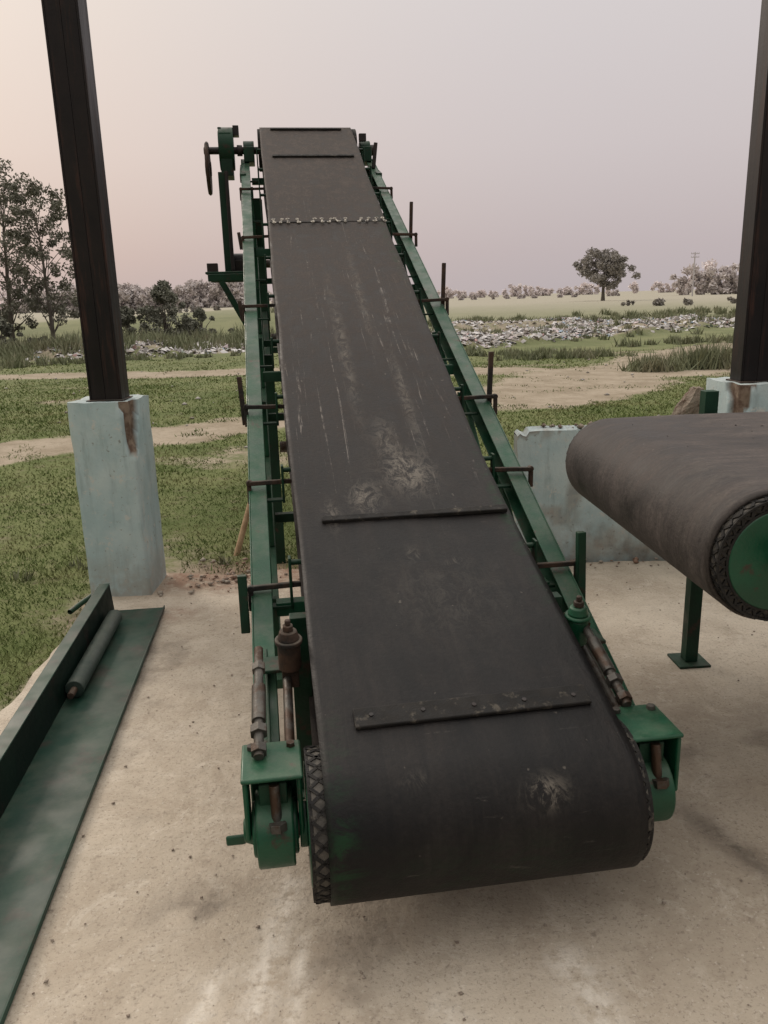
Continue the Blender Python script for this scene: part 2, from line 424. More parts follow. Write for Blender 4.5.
for s_ in (.84, 1.39, 1.92, 2.93, 3.94, 4.89):
    z = zf(s_)+.03
    for sd in (-1, 1):
        w1 = (.60 if sd > 0 else .575)+rnd.uniform(-.008, .008); dz = rnd.uniform(-.008, .008)
        rods.bar((sd*.40, s_, z), (sd*w1, s_+rnd.uniform(-.01, .01), z+dz), .018, .018)
        rods.bar((sd*(w1+.002), s_, z+.009+dz), (sd*(w1+.002), s_, z-.085), .018, .018, up=(0, 1, 0))
        rods.cyl((sd*w1, s_-.012, z+dz), (sd*w1, s_+.012, z+dz), .013, seg=10)
for s_ in (1.92, 2.93, 3.94):
    for sd in (-1, 1):
        w1 = .572 if sd > 0 else .585
        h = .24 if sd > 0 else (.17 if s_ < 2 else .06)
        rods.bar((sd*w1, s_+.025, zf(s_)-.05), (sd*(w1+.012), s_+.03, zf(s_)+h), .022, .022, up=(0, 1, 0))
for sd in (-1, 1):
    grod.bar((sd*.598, .80, zf(.8)-.10), (sd*.598, .82, zf(.8)+(.17 if sd > 0 else .10)), .030, .030, up=(0, 1, 0))
rods.done('guide_brackets', M_rust, conv, .003); br.done('idler_brackets', M_green2, conv, .002)
grod.done('guide_posts', M_green2, conv, .003)

# cleats on belt
def cleat(bb, s_, w0, w1, along, tall, skew=0, lift=0):
    a = sl(s_); nz = Vector((0, -math.sin(a), math.cos(a)))
    p0 = Vector((w0, s_-skew, zbelt(s_-skew)))+nz*(tall/2+.001+lift); p1 = Vector((w1, s_+skew, zbelt(s_+skew)))+nz*(tall/2+.001+lift)
    bb.bar(p0, p1, along, tall, up=tuple(nz))
b = B()
cleat(b, .080, -.305, .330, .066, .012, .004)
cleat(b, .975, -.31, .370, .030, .016, .0)
cleat(b, 5.0, -.32, .32, .035, .014); cleat(b, 5.62, -.31, .29, .035, .014)
b.done('cleats', M_lag, conv, .003)
b = B()
for s_, k_ in ((.080, .0), (.975, .01)):
    for k in range(5):
        w = -.26+k*.137+k_; a = sl(s_); z = zbelt(s_)
        nz = Vector((0, -math.sin(a), math.cos(a)))
        p = Vector((w, s_, z))+nz*.012; b.cyl(p, p+nz*.004, .006, seg=10)
b.done('cleat_bolts', M_dark, conv, 0)
# belt splice: plate fasteners with bolts, rotated and spaced unevenly
b = B()
s0 = 3.84; a = sl(s0); nz = Vector((0, -math.sin(a), math.cos(a))); tx = Vector((0, math.cos(a), math.sin(a)))
rotp = Matrix((Vector((1, 0, 0)), tx, nz)).transposed()
for k in range(15):
    w = -.365+k*.0525+rnd.uniform(-.009, .009)
    if k in (4, 10): continue
    c = Vector((w, s0+rnd.uniform(-.012, .012), zbelt(s0)))+nz*(.009+rnd.random()*.003)
    r2 = Matrix.Rotation(R(rnd.uniform(-28, 28)), 3, 'Z')
    b.box(c, (.012, .075, .003), rotp @ r2)
    for sg in (-1, 1):
        r3 = Matrix.Rotation(R(rnd.uniform(0, 90)), 3, 'Z')
        q = c+(rotp @ r2) @ Vector((0, sg*.027, .003))
        b.box(q, (rnd.uniform(.022, .030), rnd.uniform(.016, .024), .003), rotp @ r3)
        b.cyl(q, q+nz*.005, .005, seg=8)
b.done('splice_clips', M_metal, conv, .001)
b = B(); cleat(b, 3.84, -.385, .375, .012, .004); b.done('splice_gap', M_lag, conv, 0)

# tail take-up units
shaft = B(); shaft.cyl((-.60, *TC), (.535, *TC), .028, seg=24)
G = B(); S_ = B(); RU = B(); GD = B()
for sd in (-1, 1):
    x = -.522 if sd < 0 else .464
    zc = TC[1]
    G.cyl((x-.046, *TC), (x+.046, *TC), .096, seg=40)
    G.cyl((x-.056, *TC), (x+.056, *TC), .068, seg=32)
    G.cyl((x+sd*.05, *TC), (x+sd*.080, *TC), .040, .028, seg=24)
    G.box((x, .025, zc+.172), (.150, .17, .012))
    G.box((x-.066, .0, zc+.085), (.012, .11, .160)); G.box((x+.066, .0, zc+.085), (.012, .11, .160))
    G.box((x, .065, zc+.080), (.118, .012, .165))
    G.box((x, .118, zc-.01), (.12, .012, .24))
    GD.box((x, .01, zc+.10), (.07, .09, .09))
    S_.cyl((x+.008, -.075, zc-.02), (x+.004, -.045, zc+.15), .013, seg=14)
    S_.cyl((x+.008, -.078, zc+.045), (x+.007, -.074, zc+.065), .023, seg=6)
    for k in (-1, 1):
        S_.cyl((x+k*.05, .08, zc+.178), (x+k*.05, .08, zc+.190), .012, seg=6)
    if sd < 0: a0 = Vector((-.552, .02, .50)); a1 = Vector((-.545, .37, .635))
    else: a0 = Vector((.456, .10, .495)); a1 = Vector((.453, .50, .63))
    S_.cyl(a0, a1, .013, seg=14)
    d = (a1-a0).normalized()
    for t, r_ in ((.06, .022), (.22, .024), (.80, .020)):
        c = a0.lerp(a1, t); S_.cyl(c-d*.012, c+d*.012, r_, seg=6)
    S_.cyl(a0.lerp(a1, .30), a0.lerp(a1, .62), .019, seg=16)
    S_.cyl((sd*.475, .12, .40), (sd*.465, .60, .56), .014, seg=12)
    t_ = Vector((0, -.10, 1)).normalized()
    c0 = Vector((-.458 if sd < 0 else .434, .43, .54))
    tgt = RU if sd < 0 else G
    tgt.cyl(c0, c0+t_*.085, .034, seg=24); tgt.cyl(c0+t_*.085, c0+t_*.098, .041, seg=24)
    tgt.cyl(c0+t_*.098, c0+t_*.125, .033, .025, seg=24)
    RU.cyl(c0+t_*.125, c0+t_*.143, .017, seg=6); RU.cyl(c0+t_*.143, c0+t_*.160, .009, seg=10)
    RU.box(c0-t_*.03+Vector((0, .02, 0)), (.05, .06, .07))
    GD.box((sd*.50, .50, .52), (.09, .10, .012)); GD.bar((sd*.53, .14, .33), (sd*.53, .62, .49), .010, .08)
G.box((-.625, .02, .27), (.05, .010, .028))
shaft.done('tail_shaft', M_grey, conv, .001); G.done('tail_bearing_units', M_green, conv, .006)
GD.done('take_up_slides', M_green2, conv, .003)
S_.done('take_up_screws', M_grey, conv, .001); RU.done('tension_cups', M_rust, conv, .003)

# head drive
G = B(); K = B(); RR = B()
hc = (5.74, 2.849)
K.cyl((-.88, *hc), (.58, *hc), .03, seg=20)
for sd in (-1, 1):
    G.box((sd*.50, 5.74, 2.80), (.09, .26, .12)); G.cyl((sd*.455, *hc), (sd*.545, *hc), .075, seg=28)
    G.bar((sd*.56, 5.3, zf(5.3)-.02), (sd*.56, 5.85, 2.72), .05, .07)
    K.cyl((sd*.555, *hc), (sd*.60, *hc), .045, seg=20)
K.box((.47, 5.62, 2.93), (.06, .05, .06)); K.bar((.535, 5.45, 2.66), (.56, 5.45, 2.86), .03, .03, up=(0, 1, 0))
G.box((-.69, 5.74, 2.80), (.10, .28, .34)); G.cyl((-.75, 5.74, 2.86), (-.625, 5.74, 2.86), .17, seg=32)
K.box((-.60, 5.74, 3.0), (.05, .10, .08)); G.box((-.735, 5.68, 2.96), (.03, .05, .12))
RR.cyl((-.865, 5.70, 2.70), (-.835, 5.70, 2.70), .205, seg=48)
RR.cyl((-.875, 5.70, 2.70), (-.825, 5.70, 2.70), .06, seg=24)
RR.cyl((-.858, 5.70, 2.70), (-.842, 5.70, 2.70), .212, seg=48)
G.bar((-.74, 5.62, 1.84), (-.74, 5.62, 2.66), .06, .06, up=(0, 1, 0))
K.bar((-.70, 5.56, 1.86), (-.70, 5.56, 2.66), .03, .03, up=(0, 1, 0))
G.box((-.76, 5.62, 1.84), (.34, .42, .02)); G.bar((-.91, 5.41, 1.80), (-.58, 5.41, 1.80), .05, .06); G.bar((-.91, 5.83, 1.80), (-.58, 5.83, 1.80), .05, .06)
G.bar((-.80, 5.41, 1.77), (-.57, 5.41, 1.32), .05, .05); G.bar((-.56, 5.41, 1.2), (-.56, 5.41, 2.5), .06, .06, up=(0, 1, 0))
K.box((-.87, 5.50, 1.885), (.09, .10, .07)); K.box((-.66, 5.72, 1.90), (.10, .2, .10)); K.cyl((-.72, 5.72, 1.95), (-.60, 5.72, 1.95), .06, seg=24)
G.done('head_drive_housing', M_green2, conv, .005); K.done('drive_motor', M_dark, conv, .003); RR.done('drive_sheave', M_rust, conv, .003)

# ============================================================ SECOND CONVEYOR
c2 = empty('belt_conveyor', (.93, 2.505, 0), R(-86.6))
def b2attr(L, w):
    return {'streak': np.full(len(L), .12), 'patch': .3*np.clip(fbm(L, w, 3)-.45, 0, 1), 'dust': .14+.16*sstep(-.1, .2, L), 'green': np.zeros(len(L))}
make_belt(c2, (0, .95), .170, 0, (4.6, .95), .170, 0, [(0, 1.12), (1, 1.12), (2.5, 1.12), (4.6, 1.12)], 0, .03, -.612, .612, M_belt2, b2attr)
drum(c2, (0, .95), .158, -.64, .64, 'tail_pulley', -.612, .612, False)
b = B(); b.cyl((-.62, 4.6, .95), (.62, 4.6, .95), .158, seg=40); b.done('head_pulley', M_lag, c2, .002)
b = B()
for sd in (-1, 1):
    b.channel((sd*.66, .30, .93), (sd*.66, 4.7, .93), .15, .05, .006, sd)
    for s_ in (.45, 2.4, 4.4):
        b.bar((sd*.725, s_, 0.012), (sd*.725, s_, 1.20), .055, .055, up=(0, 1, 0)); b.box((sd*.725, s_, .006), (.14, .14, .012))
    for s_ in (2.4, 4.4): b.bar((-.69, s_, .5), (.69, s_, .5), .04, .04)
b.done('frame_and_legs', M_green2, c2, .003)
b = B(); b.cyl((-.75, 0, .95), (.75, 0, .95), .02, seg=20)
for s_ in np.arange(.5, 4.4, .6): b.cyl((-.64, s_, 1.072), (.64, s_, 1.072), .032, seg=18)
b.done('rollers', M_grey, c2, .002)
b = B()
for sd in (-1, 1):
    b.box((sd*.72, .17, .95), (.04, .24, .10)); b.cyl((sd*.70, 0.02, .95), (sd*.76, 0.02, .95), .045, seg=24)
b.done('bearing_blocks', M_green, c2, .004)
pts = []
for i in range(60):
    pts.append((rnd.uniform(-.58, .58), rnd.uniform(.0, 1.6), 1.122))
def chunks(name, pts, sizes, mat, flat=.6, seed=1, par=None):
    r = np.random.default_rng(seed)
    octa = np.array([(1, 0, 0), (0, 1, 0), (-1, 0, 0), (0, -1, 0), (0, 0, 1), (0, 0, -1)], float)
    of = np.array([(0, 1, 4), (1, 2, 4), (2, 3, 4), (3, 0, 4), (1, 0, 5), (2, 1, 5), (3, 2, 5), (0, 3, 5)])
    VV = []; FF = []
    for k, (p, s) in enumerate(zip(pts, sizes)):
        v = octa*(.6+r.random((6, 1))*.7)*s; v[:, 2] *= flat; a = r.random()*6.28
        c, sn = math.cos(a), math.sin(a); v = v @ np.array([[c, -sn, 0], [sn, c, 0], [0, 0, 1]])
        VV.append(v+np.array(p)); FF.append(of+6*k)
    return npmesh(name, np.concatenate(VV), np.concatenate(FF), mat, par)
chunks('crumbs_on_belt', pts, [.002+rnd.random()**3*.008 for _ in pts], M_dark, .6, 12, c2)

# ============================================================ FLOOR
x = np.arange(-1.62, 7.0, .03); y = np.arange(-4.0, 4.66, .03)
X, Y = np.meshgrid(x, y); nx = len(x); ny = len(y)
Xf = X.ravel().copy(); Yf = Y.ravel().copy()
edge = (fbm(Yf, Xf*0, 2.5)-.5)*.12
Xf = np.where(Xf < -1.55, Xf+edge*(1-(Xf+1.62)/.07), Xf)
edge = (fbm(Xf, Xf*0+4, 2.5)-.5)*.18
Yf = np.where(Yf > 4.55, Yf+edge*(Yf-4.55)/.1, Yf)
Z = (fbm(Xf, Yf, 1.2)-.5)*.012 + (fbm(Xf, Yf, 9)-.5)*.004
def seg_d(px, py, a, b_):
    a = np.array(a); d = np.array(b_)-a; t = np.clip(((px-a[0])*d[0]+(py-a[1])*d[1])/(d@d), 0, 1)
    return np.hypot(px-a[0]-t*d[0], py-a[1]-t*d[1])
def G2(x0, y0, a, b_, ang=0):
    dx = Xf-x0; dy = Yf-y0; c = math.cos(ang); s = math.sin(ang)
    u = dx*c+dy*s; v = -dx*s+dy*c; return np.exp(-((u/a)**2+(v/b_)**2))
stain_shade = .85*G2(1.02, 2.02, .24, .045, R(-62))+.3*G2(.3, 2.0, .5, .35)+.35*G2(-1.1, 3.2, .35, .5)*fbm(Xf, Yf, 4)+.5*G2(1.2, 2.6, .5, .4)*fbm(Xf, Yf, 3)  # first streak paints the right bearing's cast shadow; the rest are darker patches
stain_shade += .6*G2(-.52, 1.85, .16, .07, .4)*sstep(.45, .6, fbm(Xf, Yf, 7))+.45*np.clip(fbm(Xf, Yf, .9)-.46, 0, 1)+.5*G2(-1.2, 2.6, .12, 1.2)
stain_shade += .3*sstep(.64, .74, fbm(Xf, Yf, 3.2))
redd = sstep(4.15, 4.5, Yf)*(1-sstep(-.5, -.1, Xf))*sstep(-1.5, -1.25, Xf)*.9+.6*G2(-1.15, 4.0, .12, .1)
chalk = np.zeros_like(Xf)
for a_, b_, w_ in (((-.23, 1.72), (-.26, 1.1), .016), ((.42, 1.62), (.52, 1.28), .05), ((.35, 1.35), (.38, 1.0), .04), ((-.45, 1.6), (-.48, 1.2), .02), ((.1, 1.5), (.3, 1.3), .02), ((-.3, 1.9), (-.34, 1.5), .05)):
    d = seg_d(Xf+(fbm(Xf, Yf, 6)-.5)*.08, Yf, a_, b_); chalk += np.exp(-(d/w_)**2)*.7
V = np.stack([Xf, Yf, Z], 1)
ii = (np.arange(ny-1)[:, None]*nx+np.arange(nx-1)[None]).ravel()
F = np.stack([ii, ii+1, ii+nx+1, ii+nx], 1)
fl = empty('concrete_floor')
npmesh('slab_surface', V, F, M_floor, fl, {'stain_shade': np.clip(stain_shade, 0, 1), 'redd': redd, 'chalk': np.clip(chalk, 0, 1)}, True)
def skirt(ids, nm):
    P = V[ids]; Q = P.copy(); Q[:, 2] = -.30
    n = len(P); VV = np.concatenate([P, Q]); i = np.arange(n-1)
    npmesh(nm, VV, np.stack([i, i+1, i+1+n, i+n], 1), M_floor, fl, {'stain_shade': np.full(2*n, .3), 'redd': np.full(2*n, .2), 'chalk': np.zeros(2*n)}, True)
skirt(np.arange(ny)*nx, 'slab_edge_side'); skirt((ny-1)*nx+np.arange(nx), 'slab_edge_back')

pts = []; sz = []
for i in range(1500):
    px = rnd.uniform(-1.3, 2.4); py = rnd.uniform(.9, 4.6); s = .0014+rnd.random()**5*.006
    pts.append((px, py, .003+s*.3)); sz.append(s)
chunks('gravel', pts, sz, simple('grit', (.16, .12, .09), (.34, .29, .24), 30, .9))
pts = []; sz = []
for i in range(170):
    px = rnd.gauss(-1.0, .22); py = rnd.gauss(4.56, .13); s = .004+rnd.random()**3*.022
    pts.append((min(px, -.5), py, .002+s*.35 if py < 4.6 else -.06)); sz.append(s)
for i in range(190):
    px = rnd.uniform(-1.25, -.1); py = rnd.uniform(4.66, 5.1); s = .005+rnd.random()**3*.024
    pts.append((px, py, -.06+s*.3)); sz.append(s)
for i in range(60):
    px = rnd.uniform(.9, 2.4); py = rnd.gauss(4.60, .05); s = .006+rnd.random()**3*.02
    pts.append((px, py, .004+s*.3)); sz.append(s)
chunks('brick_rubble', pts, sz, M_brick, .6, 3)

# ============================================================ PILLARS, COLUMNS, WALL
def pillar(cx, cy, hw, h, chipx, seed, name='concrete_pillar'):
    n = 15; nz = 45; VV = []; FF = []; ch = []
    ring = []
    for k in range(4*n):
        s, t = divmod(k, n); u = -1+2*t/n
        ring.append([(u, -1), (1, u), (-u, 1), (-1, -u)][s])
    for j in range(nz+1):
        z = -.25+(h+.25)*j/nz
        for (u, v) in ring:
            px = u*hw; py = v*hw
            c = 0
            d = math.hypot((u-chipx)*1.5, v+1)
            nn = float(vnoise(u*4+z*9, v*4+seed, 1))
            if z > h-.30 and d < .16+.5*nn*(z-(h-.30))/.3+.08:
                f = min(1, (z-(h-.30))/.08); px -= chipx*.03*f; py += .03*f; c = 1 if f > .2 else 0
            px += (float(vnoise(z*7, v*5+seed))-.5)*.008; py += (float(vnoise(z*7, u*5+seed+5))-.5)*.008
            VV.append((cx+px, cy+py, z + ((float(vnoise(u*3, v*3+seed))-.5)*.012 if j == nz else 0))); ch.append(c)
    m = 4*n
    for j in range(nz):
        for k in range(m):
            FF.append((j*m+k, j*m+(k+1) % m, (j+1)*m+(k+1) % m, (j+1)*m+k))
    e = empty(name)
    npmesh('shaft', VV, FF, M_blue, e, {'chip': ch}, False)
    ti = nz*m; cv = [VV[ti+k] for k in range(m)]+[(cx, cy, h+.003)]
    npmesh('top', cv, [(k, (k+1) % m, m) for k in range(m)], M_blue, e, {'chip': [.25]*(m+1)}, False)
    return e
pillar(-1.505, 4.45, .170, 1.10, 1, 2)
pillar(2.09, 4.46, .20, 1.10, -1, 5)
def column(cx, cy):
    e = empty('steel_column', (cx, cy, 1.09))
    b = B()
    for sd in (-1, 1):
        b.box((sd*.082, 0, 2.6), (.012, .14, 5.2))
        b.box((sd*.038, -.0655, 2.6), (.0755, .008, 5.195))
    b.box((0, .064, 2.6), (.151, .010, 5.19))
    b.done('shaft', M_col, e, .003)
    b = B(); b.box((0, 0, .010), (.200, .19, .014))
    b.done('base_plate', M_rust, e, .002)
column(-1.488, 4.42); column(2.045, 4.44)

wl = empty('low_wall')
nx_ = 60; nz_ = 34; x0, x1 = .80, 1.88
VV = []; FF = []; CH = []
def wtop(xx): return .80+.02*float(vnoise(xx*6, 3))-(.04 if xx < .86 else 0)*float(vnoise(xx*40, 1))
for j in range(nz_+1):
    for i in range(nx_+1):
        xx = x0+(x1-x0)*i/nx_; zt = wtop(xx); z = -.2+(zt+.2)*j/nz_
        VV.append((xx+(.02*(float(vnoise(z*9, 2))-.5) if i == 0 else 0), 4.68+(float(vnoise(xx*4, z*4))-.5)*.01, z)); CH.append(.8 if (j == nz_ and float(vnoise(xx*12, 8)) > .5) else .5*float(sstep(.62, .75, fbm(xx, z, 5))))
for j in range(nz_):
    for i in range(nx_):
        a = j*(nx_+1)+i; FF.append((a, a+1, a+nx_+2, a+nx_+1))
npmesh('front_face', VV, FF, M_blue, wl, {'chip': CH}, True)
VT = []; FT = []
for i in range(nx_+1):
    xx = x0+(x1-x0)*i/nx_; f = VV[nz_*(nx_+1)+i]
    VT += [f, (xx, 4.80, f[2]+.01), (xx, 4.80, -.2)]
    if i: a = 3*(i-1); FT += [(a, a+3, a+4, a+1), (a+1, a+4, a+5, a+2)]
npmesh('top_face', VT, FT, M_blue, wl, {'chip': [.7*float(vnoise(i*.9, 4)) for i in range(len(VT))]}, False)
VE = []; FE = []
for j in range(nz_+1):
    f = VV[j*(nx_+1)]; VE += [f, (x0, 4.80, f[2])]
    if j: a = 2*(j-1); FE.append((a, a+2, a+3, a+1))
npmesh('end_face', VE, FE, M_blue, wl, {'chip': [.4]*len(VE)}, False)
bm = bmesh.new(); bmesh.ops.create_cube(bm, size=1); bmesh.ops.subdivide_edges(bm, edges=bm.edges[:], cuts=9, use_grid_fill=True)
for v in bm.verts:
    u = v.co.copy(); px = u.x*.17; pz = (u.z+.5)
    hgt = .07+.17*max(0, min(1, (u.x+.45)/.6))+.04*(float(vnoise(u.x*7, u.y*5))-.5)
    k = Vector((float(vnoise(u.z*6+3, u.y*6+u.x*4))-.5, float(vnoise(u.x*6, u.z*6+5))-.5, 0))*.03
    v.co = Vector((1.81+px, 4.735+u.y*.11, .795+pz*hgt))+k
me = bpy.data.meshes.new('broken_masonry'); bm.to_mesh(me); bm.free(); me.materials.append(M_stone)
o = bpy.data.objects.new('broken_masonry', me); scene.collection.objects.link(o); o.parent = wl
pts = [(rnd.uniform(.95, 1.84), 4.74+rnd.uniform(-.04, .04), .825+rnd.random()*.01) for _ in range(50)]
chunks('mortar_bits', pts, [.008+rnd.random()**2*.02 for _ in pts], M_stone, .7, 8, par=wl)

# ============================================================ GREEN CHANNEL LYING ON SLAB
ch = empty('steel_channel', (-1.46, 4.02, 0), math.atan2(.113, 1)*1)
M_plate = simple('green_plate_worn', (.005, .028, .019), (.010, .046, .030), 3, .5, 0, .15, 25, c3=(.03, .033, .026), t3=(.5, .68), s3=5, dust=DUST, dustamt=.13, bd=.002, spec=.3)
b = B(); Lc = 4.6
b.box((.13, -Lc/2, .014), (.27, Lc, .008)); b.box((.262, -Lc/2, .024), (.006, Lc, .012))
b.box((-.035, -Lc/2, .171), (.055, Lc, .006))
b.done('bottom_flange', M_plate, ch, .002)
b = B()
b.box((-.008, -Lc/2, .093), (.008, Lc, .148), Matrix.Rotation(R(-4), 3, 'Y'))
b.done('upright_web', simple('shaded_green_web', (.0015, .007, .005), (.003, .014, .009), 4, .6, 0, .2, 60, c3=(.015, .011, .009), t3=(.55, .7), s3=6, spec=.15), ch, .002)  # near-black copy of the plate green, painting in the shade inside the channel
b = B(); b.cyl((.04, -1.0, .062), (.045, -.20, .062), .038, seg=24); b.done('loose_roller', simple('roller_paint', (.025, .045, .038), (.05, .07, .058), 6, .5, .2, .3, 90, dust=DUST, dustamt=.2), ch, .003)
b = B(); b.cyl((.04, -1.06, .062), (.045, -.14, .062), .014, seg=12); b.done('roller_shaft', M_rust, ch, .001)

v_, f_ = tube([(-1.022, 5.23, -.09), (-.965, 5.36, .12), (-.905, 5.50, .34), (-.80, 5.72, .74)], [.021, .020, .018, .015], 8)
npmesh('wooden_stick', v_, f_, M_wood, None, None, True)
v_, f_ = tube([(-1.76, 4.16, -.04), (-1.73, 4.28, -.03), (-1.70, 4.36, -.02)], [.015, .015, .015], 10)
npmesh('scrap_pipe', v_, f_, M_green2, None, None, True)

# ============================================================ GROUND
def polyd(px, py, pts):
    d = np.full(np.shape(px), 1e9); hwid = np.zeros(np.shape(px))
    for (a, b_) in zip(pts[:-1], pts[1:]):
        A = np.array(a[:2]); D = np.array(b_[:2])-A; t = np.clip(((px-A[0])*D[0]+(py-A[1])*D[1])/(D@D), 0, 1)
        dd = np.hypot(px-A[0]-t*D[0], py-A[1]-t*D[1]); h = a[2]+(b_[2]-a[2])*t
        m = dd < d; d = np.where(m, dd, d); hwid = np.where(m, h, hwid)
    return d, hwid
P1 = [(-30, 6.5, .5), (-12, 8.2, .55), (-5, 9.6, .6), (-1, 11, .8), (2, 13.2, 1.2), (5.5, 17.5, 2.0), (9.5, 22, 2.4), (17, 27, 2.5), (40, 34, 2.5)]
P2 = [(-30, 19.5, .7), (-9, 20.5, .9), (-3, 19, .9), (3, 18, 1.2)]
def dirt_f(px, py):
    d1, h1 = polyd(px+(fbm(px, py, .5)-.5)*1.8, py+(fbm(px+50, py, .5)-.5)*1.8, P1)
    d2, h2 = polyd(px, py+(fbm(px, py, .35)-.5)*2.2, P2)
    m = np.maximum(.95-.95*sstep(h1*.5, h1*1.5, d1), .85*(1-sstep(h2*.5, h2*1.6, d2)))
    pat = sstep(.55, .75, fbm(px*.45, py*1.1, .55, 5))*.55*(1-sstep(30, 45, py))
    return np.clip(np.maximum(m, pat), 0, 1)
def trash_f(px, py):
    r = px/np.maximum(py, 1)
    near = 25+(r-.1)*26+(fbm(px, py, .3)-.5)*3
    right = sstep(.04, .10, r)*(1-sstep(.46, .52, r))*sstep(0, 1.5, py-near)*(1-sstep(42, 48, py))
    left = sstep(-.47, -.42, r)*(1-sstep(-.17, -.12, r))*sstep(25.5, 27, py)*(1-sstep(31, 33.5, py))
    return right, left
def gz(px, py):
    px = np.asarray(px, float); py = np.asarray(py, float)
    far = sstep(6, 20, np.hypot(px, py))
    z = -.075+(fbm(px, py, .8)-.5)*.05+far*(fbm(px, py, .12)-.5)*.45
    r_, l_ = trash_f(px, py)
    z = z+r_*(.0+.36*sstep(.4, .7, fbm(px, py, .33, 3)))+l_*(.0+.3*sstep(.4, .7, fbm(px, py, .4, 3)))
    z = z+.95*sstep(33, 44, py)*(1-sstep(-4, -1, px/np.maximum(py, 1)*40+1))*sstep(-40, -12, px+0)*(1-sstep(80, 110, py))
    inside = (px > -1.5) & (px < 7) & (py < 4.55)
    z = np.where(inside, -.35, z)
    far2 = sstep(120, 400, np.hypot(px, py)); z = z*(1-far2)-.1*far2
    return z
def axis(fine0, fine1, st, lim, g=1.12):
    a = list(np.arange(fine0, fine1, st)); s = st; v = a[-1]
    while v < lim: s *= g; v += s; a.append(v)
    s = st; v = a[0]; pre = []
    while v > -lim: s *= g; v -= s; pre.append(v)
    return np.array(pre[::-1]+a)
gx = axis(-14, 16, .12, 2500, 1.07); gy = axis(2.0, 30, .12, 2500, 1.05)
X, Y = np.meshgrid(gx, gy); xf = X.ravel(); yf = Y.ravel()
Z = gz(xf, yf); nX = len(gx); nY = len(gy)
D = dirt_f(xf, yf); tr_, tl_ = trash_f(xf, yf); D = np.maximum(D, .62*np.maximum(tr_, tl_))
nearslab = np.exp(-(np.clip(np.maximum(-1.62-xf, yf-4.66), 0, 9)/.12)**2)*.6
D = np.clip(np.maximum(D, nearslab), 0, 1)
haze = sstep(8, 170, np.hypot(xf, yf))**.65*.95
RD = .7*np.exp(-(((xf+.7)/.5)**2+((yf-4.85)/.22)**2))
ii = (np.arange(nY-1)[:, None]*nX+np.arange(nX-1)[None]).ravel()
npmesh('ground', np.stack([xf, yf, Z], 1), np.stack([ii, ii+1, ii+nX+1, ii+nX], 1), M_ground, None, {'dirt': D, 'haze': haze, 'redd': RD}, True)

def blades(name, px, py, h, w, mat, lean=.5, tone=None, z=None, seed=3):
    r = np.random.default_rng(seed); n = len(px); z = gz(px, py)-.01 if z is None else z
    a = r.random(n)*2*math.pi; dx = np.cos(a)*w/2; dy = np.sin(a)*w/2
    l = r.normal(0, lean, (n, 2))*h[:, None]
    V0 = np.stack([px-dx, py-dy, z], 1); V1 = np.stack([px+dx, py+dy, z], 1); V2 = np.stack([px+l[:, 0], py+l[:, 1], z+h], 1)
    V = np.stack([V0, V1, V2], 1).reshape(-1, 3); F = np.arange(3*n).reshape(-1, 3)
    t = r.random(n) if tone is None else tone
    return npmesh(name, V, F, mat, None, {'tone': np.repeat(t, 3)})
n = 330000
yy = 2.2+(rng.random(n)**1.7)*22; rr = rng.uniform(-.62, .62, n)
xx = rr*yy*1.0+rng.normal(0, .2, n)
keep = ~((xx > -1.66) & (yy < 4.70)) & (dirt_f(xx, yy)+(fbm(xx, yy, 2.2)-.5)*1.1 < .42+.35*rng.random(n))
keep &= ~((xx > .8) & (xx < 1.8) & (yy < 4.85))
keep &= rng.random(n) > sstep(10, 24, yy)*.75
keep &= ~((xx > -1.3) & (xx < -.1) & (yy < 5.1) & (rng.random(n) < .7))
xx = xx[keep]; yy = yy[keep]; nn = len(xx)
gh = (.012+.032*rng.random(nn)*fbm(xx, yy, .7)*1.8)*(1+yy*.02); gw = (.004+.0018*yy)*(.6+.6*rng.random(nn))
tone = np.clip(fbm(xx, yy, .9)*1.1-.1+rng.normal(0, .16, nn), 0, 1)
blades('grass', xx, yy, gh, gw, M_grass, .7, tone)
tx = []; ty = []; th = []
def tufts(cx, cy, sx, sy, n, h, per=26):
    for i in range(n):
        a = rng.normal(cx, sx); b_ = rng.normal(cy, sy); hh = h*rng.uniform(.5, 1.1)
        tx.extend(rng.normal(a, .10*h/.4, per)); ty.extend(rng.normal(b_, .10*h/.4, per)); th.extend(hh*rng.uniform(.5, 1, per))
tufts(6.1, 18.0, .25, .2, 26, .5); tufts(7.4, 18.4, .25, .2, 36, .75); tufts(8.6, 20.5, .5, .2, 24, .4); tufts(5.2, 22.5, .8, .3, 30, .35); tufts(10.0, 26, 1.2, .4, 30, .35)
tufts(-13, 29, 4, 1.2, 240, .7); tufts(-9, 34, 2.5, 1, 160, .7); tufts(-16, 24, 3, 1, 120, .5); tufts(-9, 25, 3, .4, 70, .25)
tufts(3.5, 24, 1, .5, 40, .28); tufts(14, 46, 8, 2, 120, .45); tufts(6, 50, 4, 3, 80, .5); tufts(24, 55, 6, 3, 100, .6)
tufts(8, 34, 4, 3, 60, .35); tufts(-2.5, 5.0, .6, .15, 10, .10, 12); tufts(-.5, 5.2, .8, .1, 14, .08, 12)
tx = np.array(tx); ty = np.array(ty); th = np.array(th)
blades('tall_grass', tx, ty, th, .012+.0018*ty, M_tall, .35, np.clip(rng.normal(.5, .25, len(tx)), 0, 1), seed=9)

